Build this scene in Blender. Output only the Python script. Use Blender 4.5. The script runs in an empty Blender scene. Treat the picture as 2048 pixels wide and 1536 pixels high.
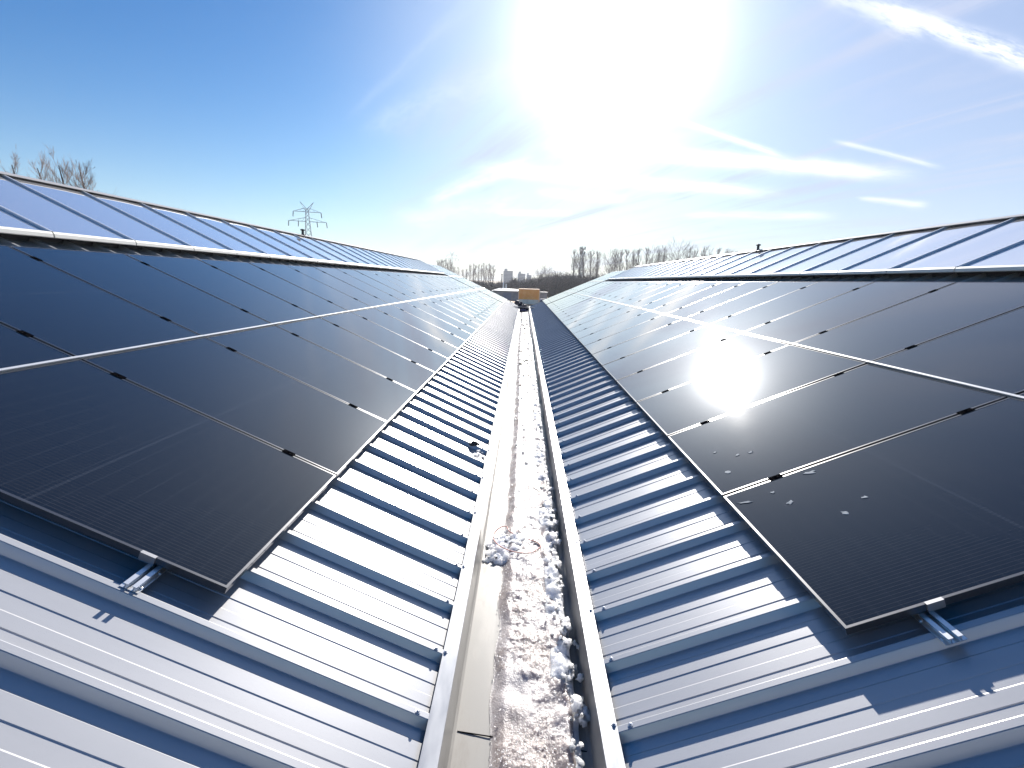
import bpy, bmesh, math, random
from mathutils import Vector, Matrix, noise

rnd = random.Random(7)
sc = bpy.context.scene
COL = sc.collection

# ------------------------------------------------------------------ camera
CZ = 6.0                                   # camera height above the ground
CAMP = Vector((-0.0603, 0.0, CZ))
axR = Vector((0.99908309, 0.02624173, 0.03382837))
axD = Vector((0.03868715, -0.21491342, -0.97586655))
axF = Vector((-0.01833826, 0.97628049, -0.21573158))
cd = bpy.data.cameras.new('camera')
cam = bpy.data.objects.new('camera', cd)
COL.objects.link(cam)
m = Matrix((axR, -axD, -axF)).transposed().to_4x4()
m.translation = CAMP
cam.matrix_world = m
cd.sensor_width = 36.0
cd.lens = 932.9 / 2048 * 36.0
cd.clip_start = 0.05
cd.clip_end = 12000
sc.camera = cam

# ------------------------------------------------------------------ light
SUN_EL, SUN_AZ = math.radians(24.5), math.radians(8.8)
SD = Vector((math.sin(SUN_AZ) * math.cos(SUN_EL), math.cos(SUN_AZ) * math.cos(SUN_EL), math.sin(SUN_EL)))
sl = bpy.data.lights.new('sun', 'SUN')
sl.energy = 5.0
sl.angle = math.radians(0.53)
sl.color = (1.0, 0.95, 0.885)
so = bpy.data.objects.new('sun', sl)
so.rotation_euler = (-SD).to_track_quat('-Z', 'Y').to_euler()
so.location = (0, 0, 60)
COL.objects.link(so)

sc.view_settings.view_transform = 'Standard'
sc.view_settings.look = 'None'
sc.view_settings.gamma = 1.0
sc.view_settings.exposure = 1.2
sc.view_settings.use_curve_mapping = False
sc.cycles.max_bounces = 8
sc.cycles.diffuse_bounces = 3
sc.cycles.glossy_bounces = 4
sc.cycles.sample_clamp_indirect = 8.0
sc.cycles.caustics_reflective = False
sc.cycles.caustics_refractive = False


# ------------------------------------------------------------------ node helpers
class S:
    """a float socket with arithmetic"""
    def __init__(s, nt, k): s.nt, s.k = nt, k
    def op(s, o, *a, clamp=False):
        n = s.nt.nodes.new('ShaderNodeMath'); n.operation = o; n.use_clamp = clamp
        for i, v in enumerate((s,) + a):
            if isinstance(v, S): s.nt.links.new(v.k, n.inputs[i])
            else: n.inputs[i].default_value = v
        return S(s.nt, n.outputs[0])
    def __add__(s, o): return s.op('ADD', o)
    __radd__ = __add__
    def __mul__(s, o): return s.op('MULTIPLY', o)
    __rmul__ = __mul__
    def __sub__(s, o): return s.op('SUBTRACT', o)
    def __truediv__(s, o): return s.op('DIVIDE', o)
    def clamp(s): return s.op('ADD', 0.0, clamp=True)
    def max(s, v): return s.op('MAXIMUM', v)
    def pow(s, v): return s.op('POWER', v)
    def abs(s): return s.op('ABSOLUTE')
    def ramp(s, a, b):
        n = s.nt.nodes.new('ShaderNodeMapRange'); n.interpolation_type = 'SMOOTHSTEP'
        s.nt.links.new(s.k, n.inputs[0]); n.inputs[1].default_value = a; n.inputs[2].default_value = b
        return S(s.nt, n.outputs[0])


def dotn(nt, vec, v):
    n = nt.nodes.new('ShaderNodeVectorMath'); n.operation = 'DOT_PRODUCT'
    nt.links.new(vec, n.inputs[0]); n.inputs[1].default_value = tuple(v)
    return S(nt, n.outputs['Value'])


def noisen(nt, vec, scale, detail=4, rough=0.5, dist=0.0, out='Fac'):
    n = nt.nodes.new('ShaderNodeTexNoise')
    if vec is not None: nt.links.new(vec, n.inputs['Vector'])
    n.inputs['Scale'].default_value = scale; n.inputs['Detail'].default_value = detail
    n.inputs['Roughness'].default_value = rough; n.inputs['Distortion'].default_value = dist
    return S(nt, n.outputs[0]) if out == 'Fac' else n.outputs[1]


def mixc(nt, fac, a, b):
    n = nt.nodes.new('ShaderNodeMix'); n.data_type = 'RGBA'; n.clamp_factor = True
    for sock, v in ((n.inputs['Factor'], fac), (n.inputs['A'], a), (n.inputs['B'], b)):
        pass
    ins = [i for i in n.inputs if i.type == 'RGBA']
    f = [i for i in n.inputs if i.name == 'Factor' and i.type == 'VALUE'][0]
    if isinstance(fac, S): nt.links.new(fac.k, f)
    else: f.default_value = fac
    for i, v in zip(ins, (a, b)):
        if isinstance(v, (tuple, list)): i.default_value = (*v, 1)[:4]
        else: nt.links.new(v, i)
    return [o for o in n.outputs if o.type == 'RGBA'][0]


def comb(nt, x, y, z):
    n = nt.nodes.new('ShaderNodeCombineXYZ')
    for i, v in enumerate((x, y, z)):
        if isinstance(v, S): nt.links.new(v.k, n.inputs[i])
        else: n.inputs[i].default_value = v
    return n.outputs[0]


# ------------------------------------------------------------------ sky
w = bpy.data.worlds.new('World'); sc.world = w
w.use_nodes = True
nt = w.node_tree
nt.nodes.clear()
out = nt.nodes.new('ShaderNodeOutputWorld')
bg = nt.nodes.new('ShaderNodeBackground')
SKYK = 0.05
bg.inputs['Strength'].default_value = SKYK
sky = nt.nodes.new('ShaderNodeTexSky')
sky.sky_type = 'NISHITA'; sky.sun_disc = False
sky.sun_elevation = SUN_EL; sky.sun_rotation = SUN_AZ
sky.air_density = 1.0; sky.dust_density = 0.6; sky.ozone_density = 2.0
hs = nt.nodes.new('ShaderNodeHueSaturation')
hs.inputs['Saturation'].default_value = 1.45
hs.inputs['Value'].default_value = 1.0
nt.links.new(sky.outputs[0], hs.inputs['Color'])
tc = nt.nodes.new('ShaderNodeTexCoord')
DIR = tc.outputs['Generated']
sep = nt.nodes.new('ShaderNodeSeparateXYZ'); nt.links.new(DIR, sep.inputs[0])
dx, dy, dz = (S(nt, o) for o in sep.outputs)
# cirrus layer: the direction is carried onto a flat layer of cloud
zz = (dz.max(0.0) + 0.12)
px_, py_ = dx / zz, dy / zz
veil_n = noisen(nt, comb(nt, px_ * 0.55 + py_ * 0.12, py_ * 0.30 - px_ * 0.1, 0.3), 1.0, 6, 0.55, 0.6)
fib_n = noisen(nt, comb(nt, px_ * 1.5 + py_ * 0.9, py_ * 0.22 - px_ * 0.3, 1.7), 1.6, 7, 0.62, 0.9)
fib_m = fib_n.ramp(0.45, 0.74)
csun = dotn(nt, DIR, SD).max(0.0)
# milky veil: starts at a slanting edge left of the sun and covers everything to its right
edge = dotn(nt, DIR, Vector((0.93, -0.09, -0.18)))
veil = (edge + (veil_n - 0.5) * 0.30).ramp(-0.50, -0.16)
veil = veil * (dx.ramp(0.25, 0.65) * 0.16 + fib_m * 0.50 + 0.54)
near_h = (dz.op('MULTIPLY', -10.0)).op('EXPONENT')          # thickening towards the horizon
front = (dy * 1.0 + 0.25).clamp()
cover = (veil * front * dz.ramp(0.80, 0.45)).clamp()


def streak(d1, d2, wid, gain, seed, taper=0.5, fuzz=0.6):
    d1, d2 = Vector(d1).normalized(), Vector(d2).normalized()
    n = d1.cross(d2).normalized(); mid = (d1 + d2).normalized(); al = (d2 - d1).normalized()
    half = (d2 - d1).length / 2
    t = dotn(nt, DIR, al) / half                     # -1 .. 1 along the trail
    front_ = dotn(nt, DIR, mid).ramp(0.2, 0.4)
    wob = noisen(nt, comb(nt, t * (2.2 * half / 0.25), seed * 3.1, 0.0), 1.6, 3, 0.6)
    v = dotn(nt, DIR, n) + (wob - 0.5) * (wid * 1.1)
    tex = noisen(nt, comb(nt, t * (half * 14), v * (0.9 / wid), seed * 7.7), 1.0, 7, 0.74)
    ww = wid * (1.0 - taper * 0.5) + t * (wid * taper * 0.5)
    prof = ((v / ww.max(0.0008)).pow(2.0) * -1.0).op('EXPONENT')
    endm = t.abs().ramp(1.0, 0.55)
    return prof * endm * front_ * (tex.ramp(0.36, 0.60) * fuzz + (1 - fuzz)) * gain


ST = [
    ((0.4651, 0.7846, 0.41), (0.69, 0.66, 0.262), 0.0105, 0.95, 1, 0.2, 0.85),
    ((0.40, 0.80, 0.44), (0.56, 0.755, 0.352), 0.014, 0.45, 12, 0.3, 0.9),
    ((0.0074, 0.965, 0.256), (0.6182, 0.77, 0.1737), 0.0095, 1.0, 2, -0.3, 0.45),
    ((-0.1349, 0.972, 0.213), (0.4649, 0.872, 0.1613), 0.008, 0.75, 3, -0.4, 0.5),
    ((-0.0747, 0.988, 0.134), (0.0957, 0.986, 0.1352), 0.0045, 0.8, 4, 0.0, 0.3),
    ((0.4813, 0.8381, 0.242), (0.6238, 0.762, 0.184), 0.0032, 0.45, 5, 0.0, 0.5),
    ((0.2461, 0.924, 0.294), (0.4485, 0.866, 0.2171), 0.0045, 0.6, 6, 0.0, 0.6),
    ((0.5351, 0.83, 0.153), (0.6203, 0.772, 0.132), 0.006, 0.5, 7, 0.6, 0.5),
    ((0.2802, 0.95, 0.1345), (0.5338, 0.836, 0.125), 0.006, 0.45, 8, 0.0, 0.5),
    ((-0.3426, 0.903, 0.256), (-0.0306, 0.867, 0.50), 0.014, 0.07, 9, 0.6, 0.6),
    ((-0.3298, 0.913, 0.245), (0.0149, 0.922, 0.3837), 0.030, 0.12, 10, 0.5, 0.7),
    ((-0.2121, 0.966, 0.142), (0.0215, 0.966, 0.234), 0.014, 0.45, 11, 0.2, 0.7),
    ((0.0038, 0.984, 0.175), (0.2091, 0.964, 0.159), 0.007, 0.5, 13, 0.0, 0.5),
    ((-0.28, 0.955, 0.10), (0.02, 0.98, 0.165), 0.020, 0.30, 14, 0.0, 0.6),
]
trails = None
for a in ST:
    q = streak(*a)
    trails = q if trails is None else trails + q
trails = trails.clamp()

cs2 = csun
aure = cs2.pow(900.0) * 3.0 + cs2.pow(150.0) * 1.1 + cs2.pow(24.0) * 0.085       # light scattered round the sun by thin cirrus
CLB = 0.88 / SKYK
tn = nt.nodes.new('ShaderNodeVectorMath'); tn.operation = 'MULTIPLY'      # camera white balance of the clear sky
nt.links.new(hs.outputs['Color'], tn.inputs[0]); tn.inputs[1].default_value = (0.645, 0.885, 1.06)
skyc = tn.outputs[0]
veilc = mixc(nt, cover * 0.95, skyc, (CLB * 0.29, CLB * 0.335, CLB * 0.45))
horc = mixc(nt, (near_h * 0.75 * front).clamp(), veilc, (CLB * 0.44, CLB * 0.475, CLB * 0.51))
trc = mixc(nt, trails * 0.9, horc, (CLB * 0.72, CLB * 0.72, CLB * 0.72))
addn = nt.nodes.new('ShaderNodeVectorMath'); addn.operation = 'MULTIPLY_ADD'
nt.links.new(comb(nt, aure, aure, aure), addn.inputs[0])
addn.inputs[1].default_value = (0.85 / SKYK, 0.84 / SKYK, 0.83 / SKYK)
nt.links.new(trc, addn.inputs[2])
nt.links.new(addn.outputs[0], bg.inputs['Color'])
nt.links.new(bg.outputs[0], out.inputs['Surface'])
w.cycles.sampling_method = 'MANUAL'
w.cycles.sample_map_resolution = 1024


# ------------------------------------------------------------------ materials
def mat(name, col, rough=0.5, metal=0.0, spec=0.5, **kw):
    mm = bpy.data.materials.new(name); mm.use_nodes = True
    b = mm.node_tree.nodes['Principled BSDF']
    b.inputs['Base Color'].default_value = (*col, 1)
    b.inputs['Roughness'].default_value = rough
    b.inputs['Metallic'].default_value = metal
    b.inputs['Specular IOR Level'].default_value = spec
    for k, v in kw.items(): b.inputs[k.replace('_', ' ')].default_value = v
    return mm


def vary(mm, c1, c2, scale, lo=0.35, hi=0.65, rough=None, stretch=(1, 1, 1), bump=0.0, bscale=None, detail=5, coord='Object'):
    t = mm.node_tree; b = t.nodes['Principled BSDF']
    tcn = t.nodes.new('ShaderNodeTexCoord'); mp = t.nodes.new('ShaderNodeMapping')
    mp.inputs['Scale'].default_value = stretch
    t.links.new(tcn.outputs[coord], mp.inputs[0])
    f = noisen(t, mp.outputs[0], scale, detail, 0.6).ramp(lo, hi)
    t.links.new(mixc(t, f, c1, c2), b.inputs['Base Color'])
    if rough:
        mr = f * (rough[1] - rough[0]) + rough[0]
        t.links.new(mr.k, b.inputs['Roughness'])
    if bump:
        bn = t.nodes.new('ShaderNodeBump'); bn.inputs['Strength'].default_value = bump
        bn.inputs['Distance'].default_value = 0.01
        t.links.new(noisen(t, mp.outputs[0], bscale or scale * 3, 4, 0.6).k, bn.inputs['Height'])
        t.links.new(bn.outputs[0], b.inputs['Normal'])
    return mm


M = {}
M['sheet'] = vary(mat('painted_steel_sheet', (0.60, 0.62, 0.64), 0.28, 0.35), (0.415, 0.418, 0.428), (0.475, 0.478, 0.488), 1.6, 0.25, 0.75, stretch=(0.25, 2.2, 1), detail=6)
M['flange'] = vary(mat('galvanised_flange', (0.60, 0.62, 0.64), 0.33, 0.5), (0.30, 0.31, 0.33), (0.35, 0.36, 0.38), 3.0, 0.3, 0.7,
                   rough=(0.3, 0.42), stretch=(3, 0.6, 1))
M['gutter'] = vary(mat('gutter_lining', (0.62, 0.60, 0.55), 0.38, 0.0, 0.3), (0.30, 0.29, 0.27), (0.17, 0.155, 0.14), 2.3, 0.45, 0.78,
                   rough=(0.33, 0.6), stretch=(2.5, 0.8, 1), detail=8)
M['frame'] = mat('dark_anodised_frame', (0.16, 0.16, 0.165), 0.28, 0.85)
M['endclamp'] = mat('grey_end_clamp', (0.34, 0.34, 0.35), 0.4, 0.7)
M['alu'] = mat('bare_aluminium', (0.78, 0.78, 0.77), 0.28, 0.9)
M['strip'] = mat('aluminium_strip', (0.74, 0.73, 0.70), 0.35, 0.55)
M['clamp'] = mat('black_clamp', (0.004, 0.004, 0.005), 0.9, 0.0, 0.0)
M['screw'] = mat('zinc_screw', (0.60, 0.61, 0.63), 0.3, 0.7)
M['fascia'] = mat('cream_fascia', (0.72, 0.70, 0.64), 0.4, 0.05)
M['bar'] = mat('grey_glazing_bar', (0.72, 0.74, 0.77), 0.3, 0.45)
M['pane'] = mat('opal_glazing', (0.93, 0.93, 0.95), 0.04, 0.80, 0.5)
M['ridge'] = mat('ridge_cap', (0.34, 0.33, 0.33), 0.5, 0.1)
M['curb'] = mat('dark_curb', (0.05, 0.05, 0.055), 0.6)  # shade of the recess under the skylight overhang put into this dark colour
M['wall'] = vary(mat('hall_wall', (0.5, 0.5, 0.48), 0.6), (0.45, 0.45, 0.43), (0.55, 0.55, 0.53), 1.5)

# solar glass: half-cut cells with thin busbars under a clear cover
PW, PLN, PT = 1.134, 1.722, 0.030
mm = mat('solar_glass', (0.004, 0.005, 0.009), 0.06, 0.0, 0.5, Coat_Weight=0.55, Coat_Roughness=0.03)
t = mm.node_tree; b = t.nodes['Principled BSDF']
tcn = t.nodes.new('ShaderNodeTexCoord'); sp = t.nodes.new('ShaderNodeSeparateXYZ')
t.links.new(tcn.outputs['Object'], sp.inputs[0])
ox, oy = S(t, sp.outputs[0]), S(t, sp.outputs[1])


def line(c, pitch, wid, off=0.0):
    f = (c + (off + 50 * pitch)).op('MODULO', pitch)
    d = (f - pitch / 2).abs()
    return d.op('LESS_THAN', wid / 2)


bus = line(ox, 0.0182, 0.0011)
gapx = line(ox, 0.182, 0.003, 0.091)
gapy = line(oy, 0.0935, 0.0025, 0.0)
mid = (oy - PLN / 2).abs().op('LESS_THAN', 0.007)
big = noisen(t, tcn.outputs['Object'], 2.0, 6, 0.65)
dust = noisen(t, tcn.outputs['Object'], 60.0, 3, 0.6).ramp(0.55, 0.8)
obi = t.nodes.new('ShaderNodeObjectInfo')
c0 = mixc(t, bus * 0.8, (0.008, 0.008, 0.0082), (0.05, 0.044, 0.038))
c1 = mixc(t, gapx, c0, (0.002, 0.002, 0.003))
c2 = mixc(t, gapy * 0.8, c1, (0.028, 0.030, 0.034))
c3 = mixc(t, mid * 0.25, c2, (0.05, 0.055, 0.065))
c4 = mixc(t, dust * big * 0.05, c3, (0.25, 0.25, 0.24))
t.links.new(c4, b.inputs['Base Color'])
rg = big.ramp(0.35, 0.75) * 0.010 + S(t, obi.outputs['Random']) * 0.005 + 0.030
t.links.new(rg.k, b.inputs['Roughness'])
M['glass'] = mm

M['snow'] = vary(mat('snow', (0.80, 0.82, 0.86), 0.5, Subsurface_Weight=1.0, Subsurface_Scale=0.12, Subsurface_Radius=(1.0, 0.97, 0.95)),
                 (0.76, 0.78, 0.83), (0.86, 0.87, 0.89), 18, bump=0.5, bscale=160)
mm = vary(mat('wet_slush', (0.5, 0.43, 0.38), 0.16, 0.0, 0.35, Subsurface_Weight=0.9, Subsurface_Scale=0.07, Subsurface_Radius=(1.0, 0.93, 0.88)),
          (0.33, 0.285, 0.265), (0.47, 0.435, 0.43), 5, 0.34, 0.66, rough=(0.14, 0.30), bump=0.45, bscale=130, detail=7)
M['slush'] = mm
M['cable_red'] = mat('red_cable', (0.30, 0.025, 0.02), 0.4)
M['leaf'] = vary(mat('dead_leaf', (0.07, 0.045, 0.03), 0.7), (0.05, 0.035, 0.025), (0.13, 0.08, 0.045), 30)
M['blackplastic'] = mat('black_plastic', (0.012, 0.012, 0.015), 0.35)
M['bark'] = vary(mat('bark', (0.12, 0.095, 0.08), 0.85), (0.095, 0.075, 0.065), (0.16, 0.13, 0.11), 3)
M['twig'] = mat('twigs', (0.24, 0.19, 0.175), 0.85)  # lightened base colour imitates crowns fading in the distant haze
M['thicket'] = vary(mat('thicket', (0.06, 0.05, 0.045), 0.9), (0.065, 0.058, 0.058), (0.125, 0.095, 0.085), 0.15)
M['steel'] = mat('pylon_steel', (0.33, 0.41, 0.47), 0.5, 0.3)
M['insul'] = mat('insulator', (0.12, 0.13, 0.15), 0.4)
M['orange'] = vary(mat('orange_paint', (0.95, 0.40, 0.06), 0.5), (0.92, 0.38, 0.05), (0.98, 0.50, 0.13), 0.6)
M['greyw'] = vary(mat('weathered_grey', (0.72, 0.68, 0.60), 0.6), (0.66, 0.62, 0.55), (0.80, 0.77, 0.70), 0.9)
M['creamp'] = mat('pale_frame_paint', (0.85, 0.66, 0.45), 0.5)
M['shed'] = vary(mat('shed_cladding', (0.20, 0.23, 0.27), 0.6), (0.17, 0.20, 0.23), (0.25, 0.28, 0.31), 0.6)
M['shedroof'] = mat('shed_roof', (0.20, 0.22, 0.25), 0.6)
M['carblue'] = mat('car_blue', (0.012, 0.03, 0.11), 0.25, 0.1)
M['carwhite'] = mat('car_white', (0.75, 0.75, 0.76), 0.3)
M['carglass'] = mat('car_glass', (0.01, 0.012, 0.015), 0.06)
M['tyre'] = mat('tyre', (0.015, 0.015, 0.015), 0.8)
M['concrete'] = vary(mat('haze_blue_concrete', (0.18, 0.23, 0.31), 0.8), (0.16, 0.21, 0.29), (0.20, 0.25, 0.33), 0.05)  # bluish cast of far-off haze mixed into the base colour
M['window'] = mat('dark_windows', (0.08, 0.10, 0.13), 0.2)
M['white'] = mat('white_mast_paint', (0.78, 0.78, 0.78), 0.5)
M['brick'] = mat('chimney_brick', (0.04, 0.03, 0.03), 0.8)
M['bag'] = vary(mat('dark_bag', (0.015, 0.014, 0.025), 0.6), (0.010, 0.010, 0.016), (0.03, 0.026, 0.05), 6)
M['purple'] = mat('purple_fabric', (0.11, 0.085, 0.17), 0.7)
mm = vary(mat('winter_field', (0.26, 0.18, 0.10), 0.95), (0.22, 0.16, 0.09), (0.33, 0.235, 0.13), 0.02, detail=8)
M['field'] = mm
M['yard'] = vary(mat('earth_yard', (0.36, 0.22, 0.11), 0.95), (0.30, 0.19, 0.10), (0.42, 0.29, 0.17), 0.25, detail=8)


# ------------------------------------------------------------------ mesh helpers
class MB:
    def __init__(s): s.v, s.f, s.m = [], [], []
    def add(s, vs, fs, mi=0):
        o = len(s.v); s.v += [tuple(p) for p in vs]
        s.f += [tuple(i + o for i in f) for f in fs]; s.m += [mi] * len(fs)
    def box(s, lo, hi, mi=0, mtx=None):
        x0, y0, z0 = lo; x1, y1, z1 = hi
        vs = [Vector(p) for p in ((x0, y0, z0), (x1, y0, z0), (x1, y1, z0), (x0, y1, z0), (x0, y0, z1), (x1, y0, z1), (x1, y1, z1), (x0, y1, z1))]
        if mtx: vs = [mtx @ p for p in vs]
        s.add(vs, [(0, 3, 2, 1), (4, 5, 6, 7), (0, 1, 5, 4), (1, 2, 6, 5), (2, 3, 7, 6), (3, 0, 4, 7)], mi)
    def bar(s, a, b, wid, hgt=None, up=(0, 0, 1), mi=0):
        a, b = Vector(a), Vector(b); hgt = hgt or wid
        d = (b - a).normalized(); u = Vector(up)
        if abs(d.dot(u)) > 0.98: u = Vector((1, 0, 0))
        x = d.cross(u).normalized() * wid / 2; y = x.cross(d).normalized() * hgt / 2
        vs = [p + i * x + j * y for p in (a, b) for i, j in ((-1, -1), (1, -1), (1, 1), (-1, 1))]
        s.add(vs, [(3, 2, 1, 0), (4, 5, 6, 7), (0, 1, 5, 4), (1, 2, 6, 5), (2, 3, 7, 6), (3, 0, 4, 7)], mi)
    def tube(s, pts, rad, n=6, mi=0, cap=True):
        pts = [Vector(p) for p in pts]
        if not isinstance(rad, (list, tuple)): rad = [rad] * len(pts)
        vs = []; u = None
        for i, p in enumerate(pts):
            d = (pts[min(i + 1, len(pts) - 1)] - pts[max(i - 1, 0)])
            d = d.normalized() if d.length > 1e-9 else Vector((0, 0, 1))
            if u is None: u = d.orthogonal().normalized()
            u = (u - d * u.dot(d)); u = u.normalized() if u.length > 1e-6 else d.orthogonal().normalized()
            vv = d.cross(u)
            for k in range(n):
                a = 2 * math.pi * k / n
                vs.append(p + (u * math.cos(a) + vv * math.sin(a)) * rad[i])
        fs = []
        for i in range(len(pts) - 1):
            for k in range(n):
                fs.append((i * n + k, i * n + (k + 1) % n, (i + 1) * n + (k + 1) % n, (i + 1) * n + k))
        if cap:
            fs.append(tuple(range(n - 1, -1, -1))); fs.append(tuple((len(pts) - 1) * n + k for k in range(n)))
        s.add(vs, fs, mi)
    def lathe(s, prof, n=12, mi=0, org=(0, 0, 0)):
        o = Vector(org); vs = []; fs = []
        for r, z in prof:
            for k in range(n):
                a = 2 * math.pi * k / n; vs.append(o + Vector((r * math.cos(a), r * math.sin(a), z)))
        for i in range(len(prof) - 1):
            for k in range(n):
                fs.append((i * n + k, i * n + (k + 1) % n, (i + 1) * n + (k + 1) % n, (i + 1) * n + k))
        fs.append(tuple(range(n - 1, -1, -1))); fs.append(tuple((len(prof) - 1) * n + k for k in range(n)))
        s.add(vs, fs, mi)
    def mesh(s, name, mats, smooth=False):
        me = bpy.data.meshes.new(name)
        me.from_pydata(s.v, [], s.f); me.update()
        for q in (mats if isinstance(mats, (list, tuple)) else [mats]): me.materials.append(M[q])
        if len(me.materials) > 1: me.polygons.foreach_set('material_index', s.m)
        if smooth: me.polygons.foreach_set('use_smooth', [True] * len(me.polygons))
        return me
    def build(s, name, mats, parent=None, smooth=False):
        return put(name, s.mesh(name, mats, smooth), parent)


def put(name, me, parent=None, loc=None):
    o = bpy.data.objects.new(name, me); COL.objects.link(o)
    if parent: o.parent = parent
    if loc is not None: o.location = loc
    return o


def tag(o, label=None, cat=None, group=None, kind=None):
    if label: o['label'] = label
    if cat: o['category'] = cat
    if group: o['group'] = group
    if kind: o['kind'] = kind
    return o


def empty(name, loc=(0, 0, 0), rot=None, **kw):
    o = bpy.data.objects.new(name, None); COL.objects.link(o)
    o.empty_display_size = 0.2; o.location = loc
    if rot is not None: o.rotation_euler = rot
    return tag(o, **kw)


def copy_tree(o, parent=None):
    c = o.copy(); COL.objects.link(c)
    if parent: c.parent = parent
    for ch in list(o.children): copy_tree(ch, c)
    return c


ORD = ['first', 'second', 'third', 'fourth', 'fifth', 'sixth', 'seventh', 'eighth', 'ninth', 'tenth', 'eleventh', 'twelfth', 'thirteenth',
       'fourteenth', 'fifteenth', 'sixteenth', 'seventeenth', 'eighteenth', 'nineteenth', 'twentieth', 'twenty-first', 'twenty-second',
       'twenty-third', 'twenty-fourth', 'twenty-fifth', 'twenty-sixth', 'twenty-seventh', 'twenty-eighth', 'twenty-ninth', 'thirtieth']

# ------------------------------------------------------------------ the setting
g = MB(); R_ = 5000
g.add([(-R_, -R_, 0), (R_, -R_, 0), (R_, R_, 0), (-R_, R_, 0)], [(0, 1, 2, 3)])
tag(g.build('ground', 'field'), kind='structure')
g = MB(); n = 48
ring = []
for i in range(n):
    a = 2 * math.pi * i / n; r = 1 + 0.18 * noise.noise(Vector((math.cos(a) * 1.3, math.sin(a) * 1.3, 4)))
    ring.append((-4 + 42 * r * math.cos(a), 96 + 52 * r * math.sin(a), 0.004))
g.add(ring, [tuple(range(n))])
tag(g.build('yard', 'yard'), kind='structure')

# ------------------------------------------------------------------ roofs
AL = 0.41895546
CA, SA, TA = math.cos(AL), math.sin(AL), math.tan(AL)
XB, HB = 1.2272, 1.26465                  # lower edge of the panels
TR = 0.0925                               # panel face above the sheet's pan (normal)
RIB = 0.037
PITCH = 1.154
ROWP = 1.742
Y0 = {-1: 1.6424, 1: 1.5753}
YEND = 33.25
YBEG = -5.0
XRID = 6.072


def sheet_pt(sg, X, y, h):
    """point on the sheet: X from the valley, h above the pan"""
    z = CZ - HB + (X - XB) * TA - TR / CA
    return Vector((sg * (X - SA * h), y, z + CA * h))


def rib_profile(c0):
    """(y, h) from far to near; c0 = near edge of a crest"""
    P = 0.333; pts = []
    k0 = math.ceil((YBEG - c0) / P) + 1; k1 = math.floor((YEND - c0) / P) - 1
    pts.append((YEND, 0.0))
    for k in range(k1, k0 - 1, -1):
        c = c0 + k * P
        pts += [(c + 0.050, 0.0), (c + 0.0285, RIB - 0.001), (c + 0.026, RIB), (c + 0.003, RIB), (c, RIB - 0.0015), (c - 0.017, 0.001), (c - 0.019, 0.0),
                (c - 0.066, 0.0), (c - 0.071, 0.0026), (c - 0.135, 0.0026), (c - 0.1375, 0.0),
                (c - 0.193, 0.0), (c - 0.198, 0.0026), (c - 0.246, 0.0026), (c - 0.2485, 0.0)]
    pts.append((YBEG, 0.0))
    return [p for p in pts if YBEG <= p[0] <= YEND]


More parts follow.
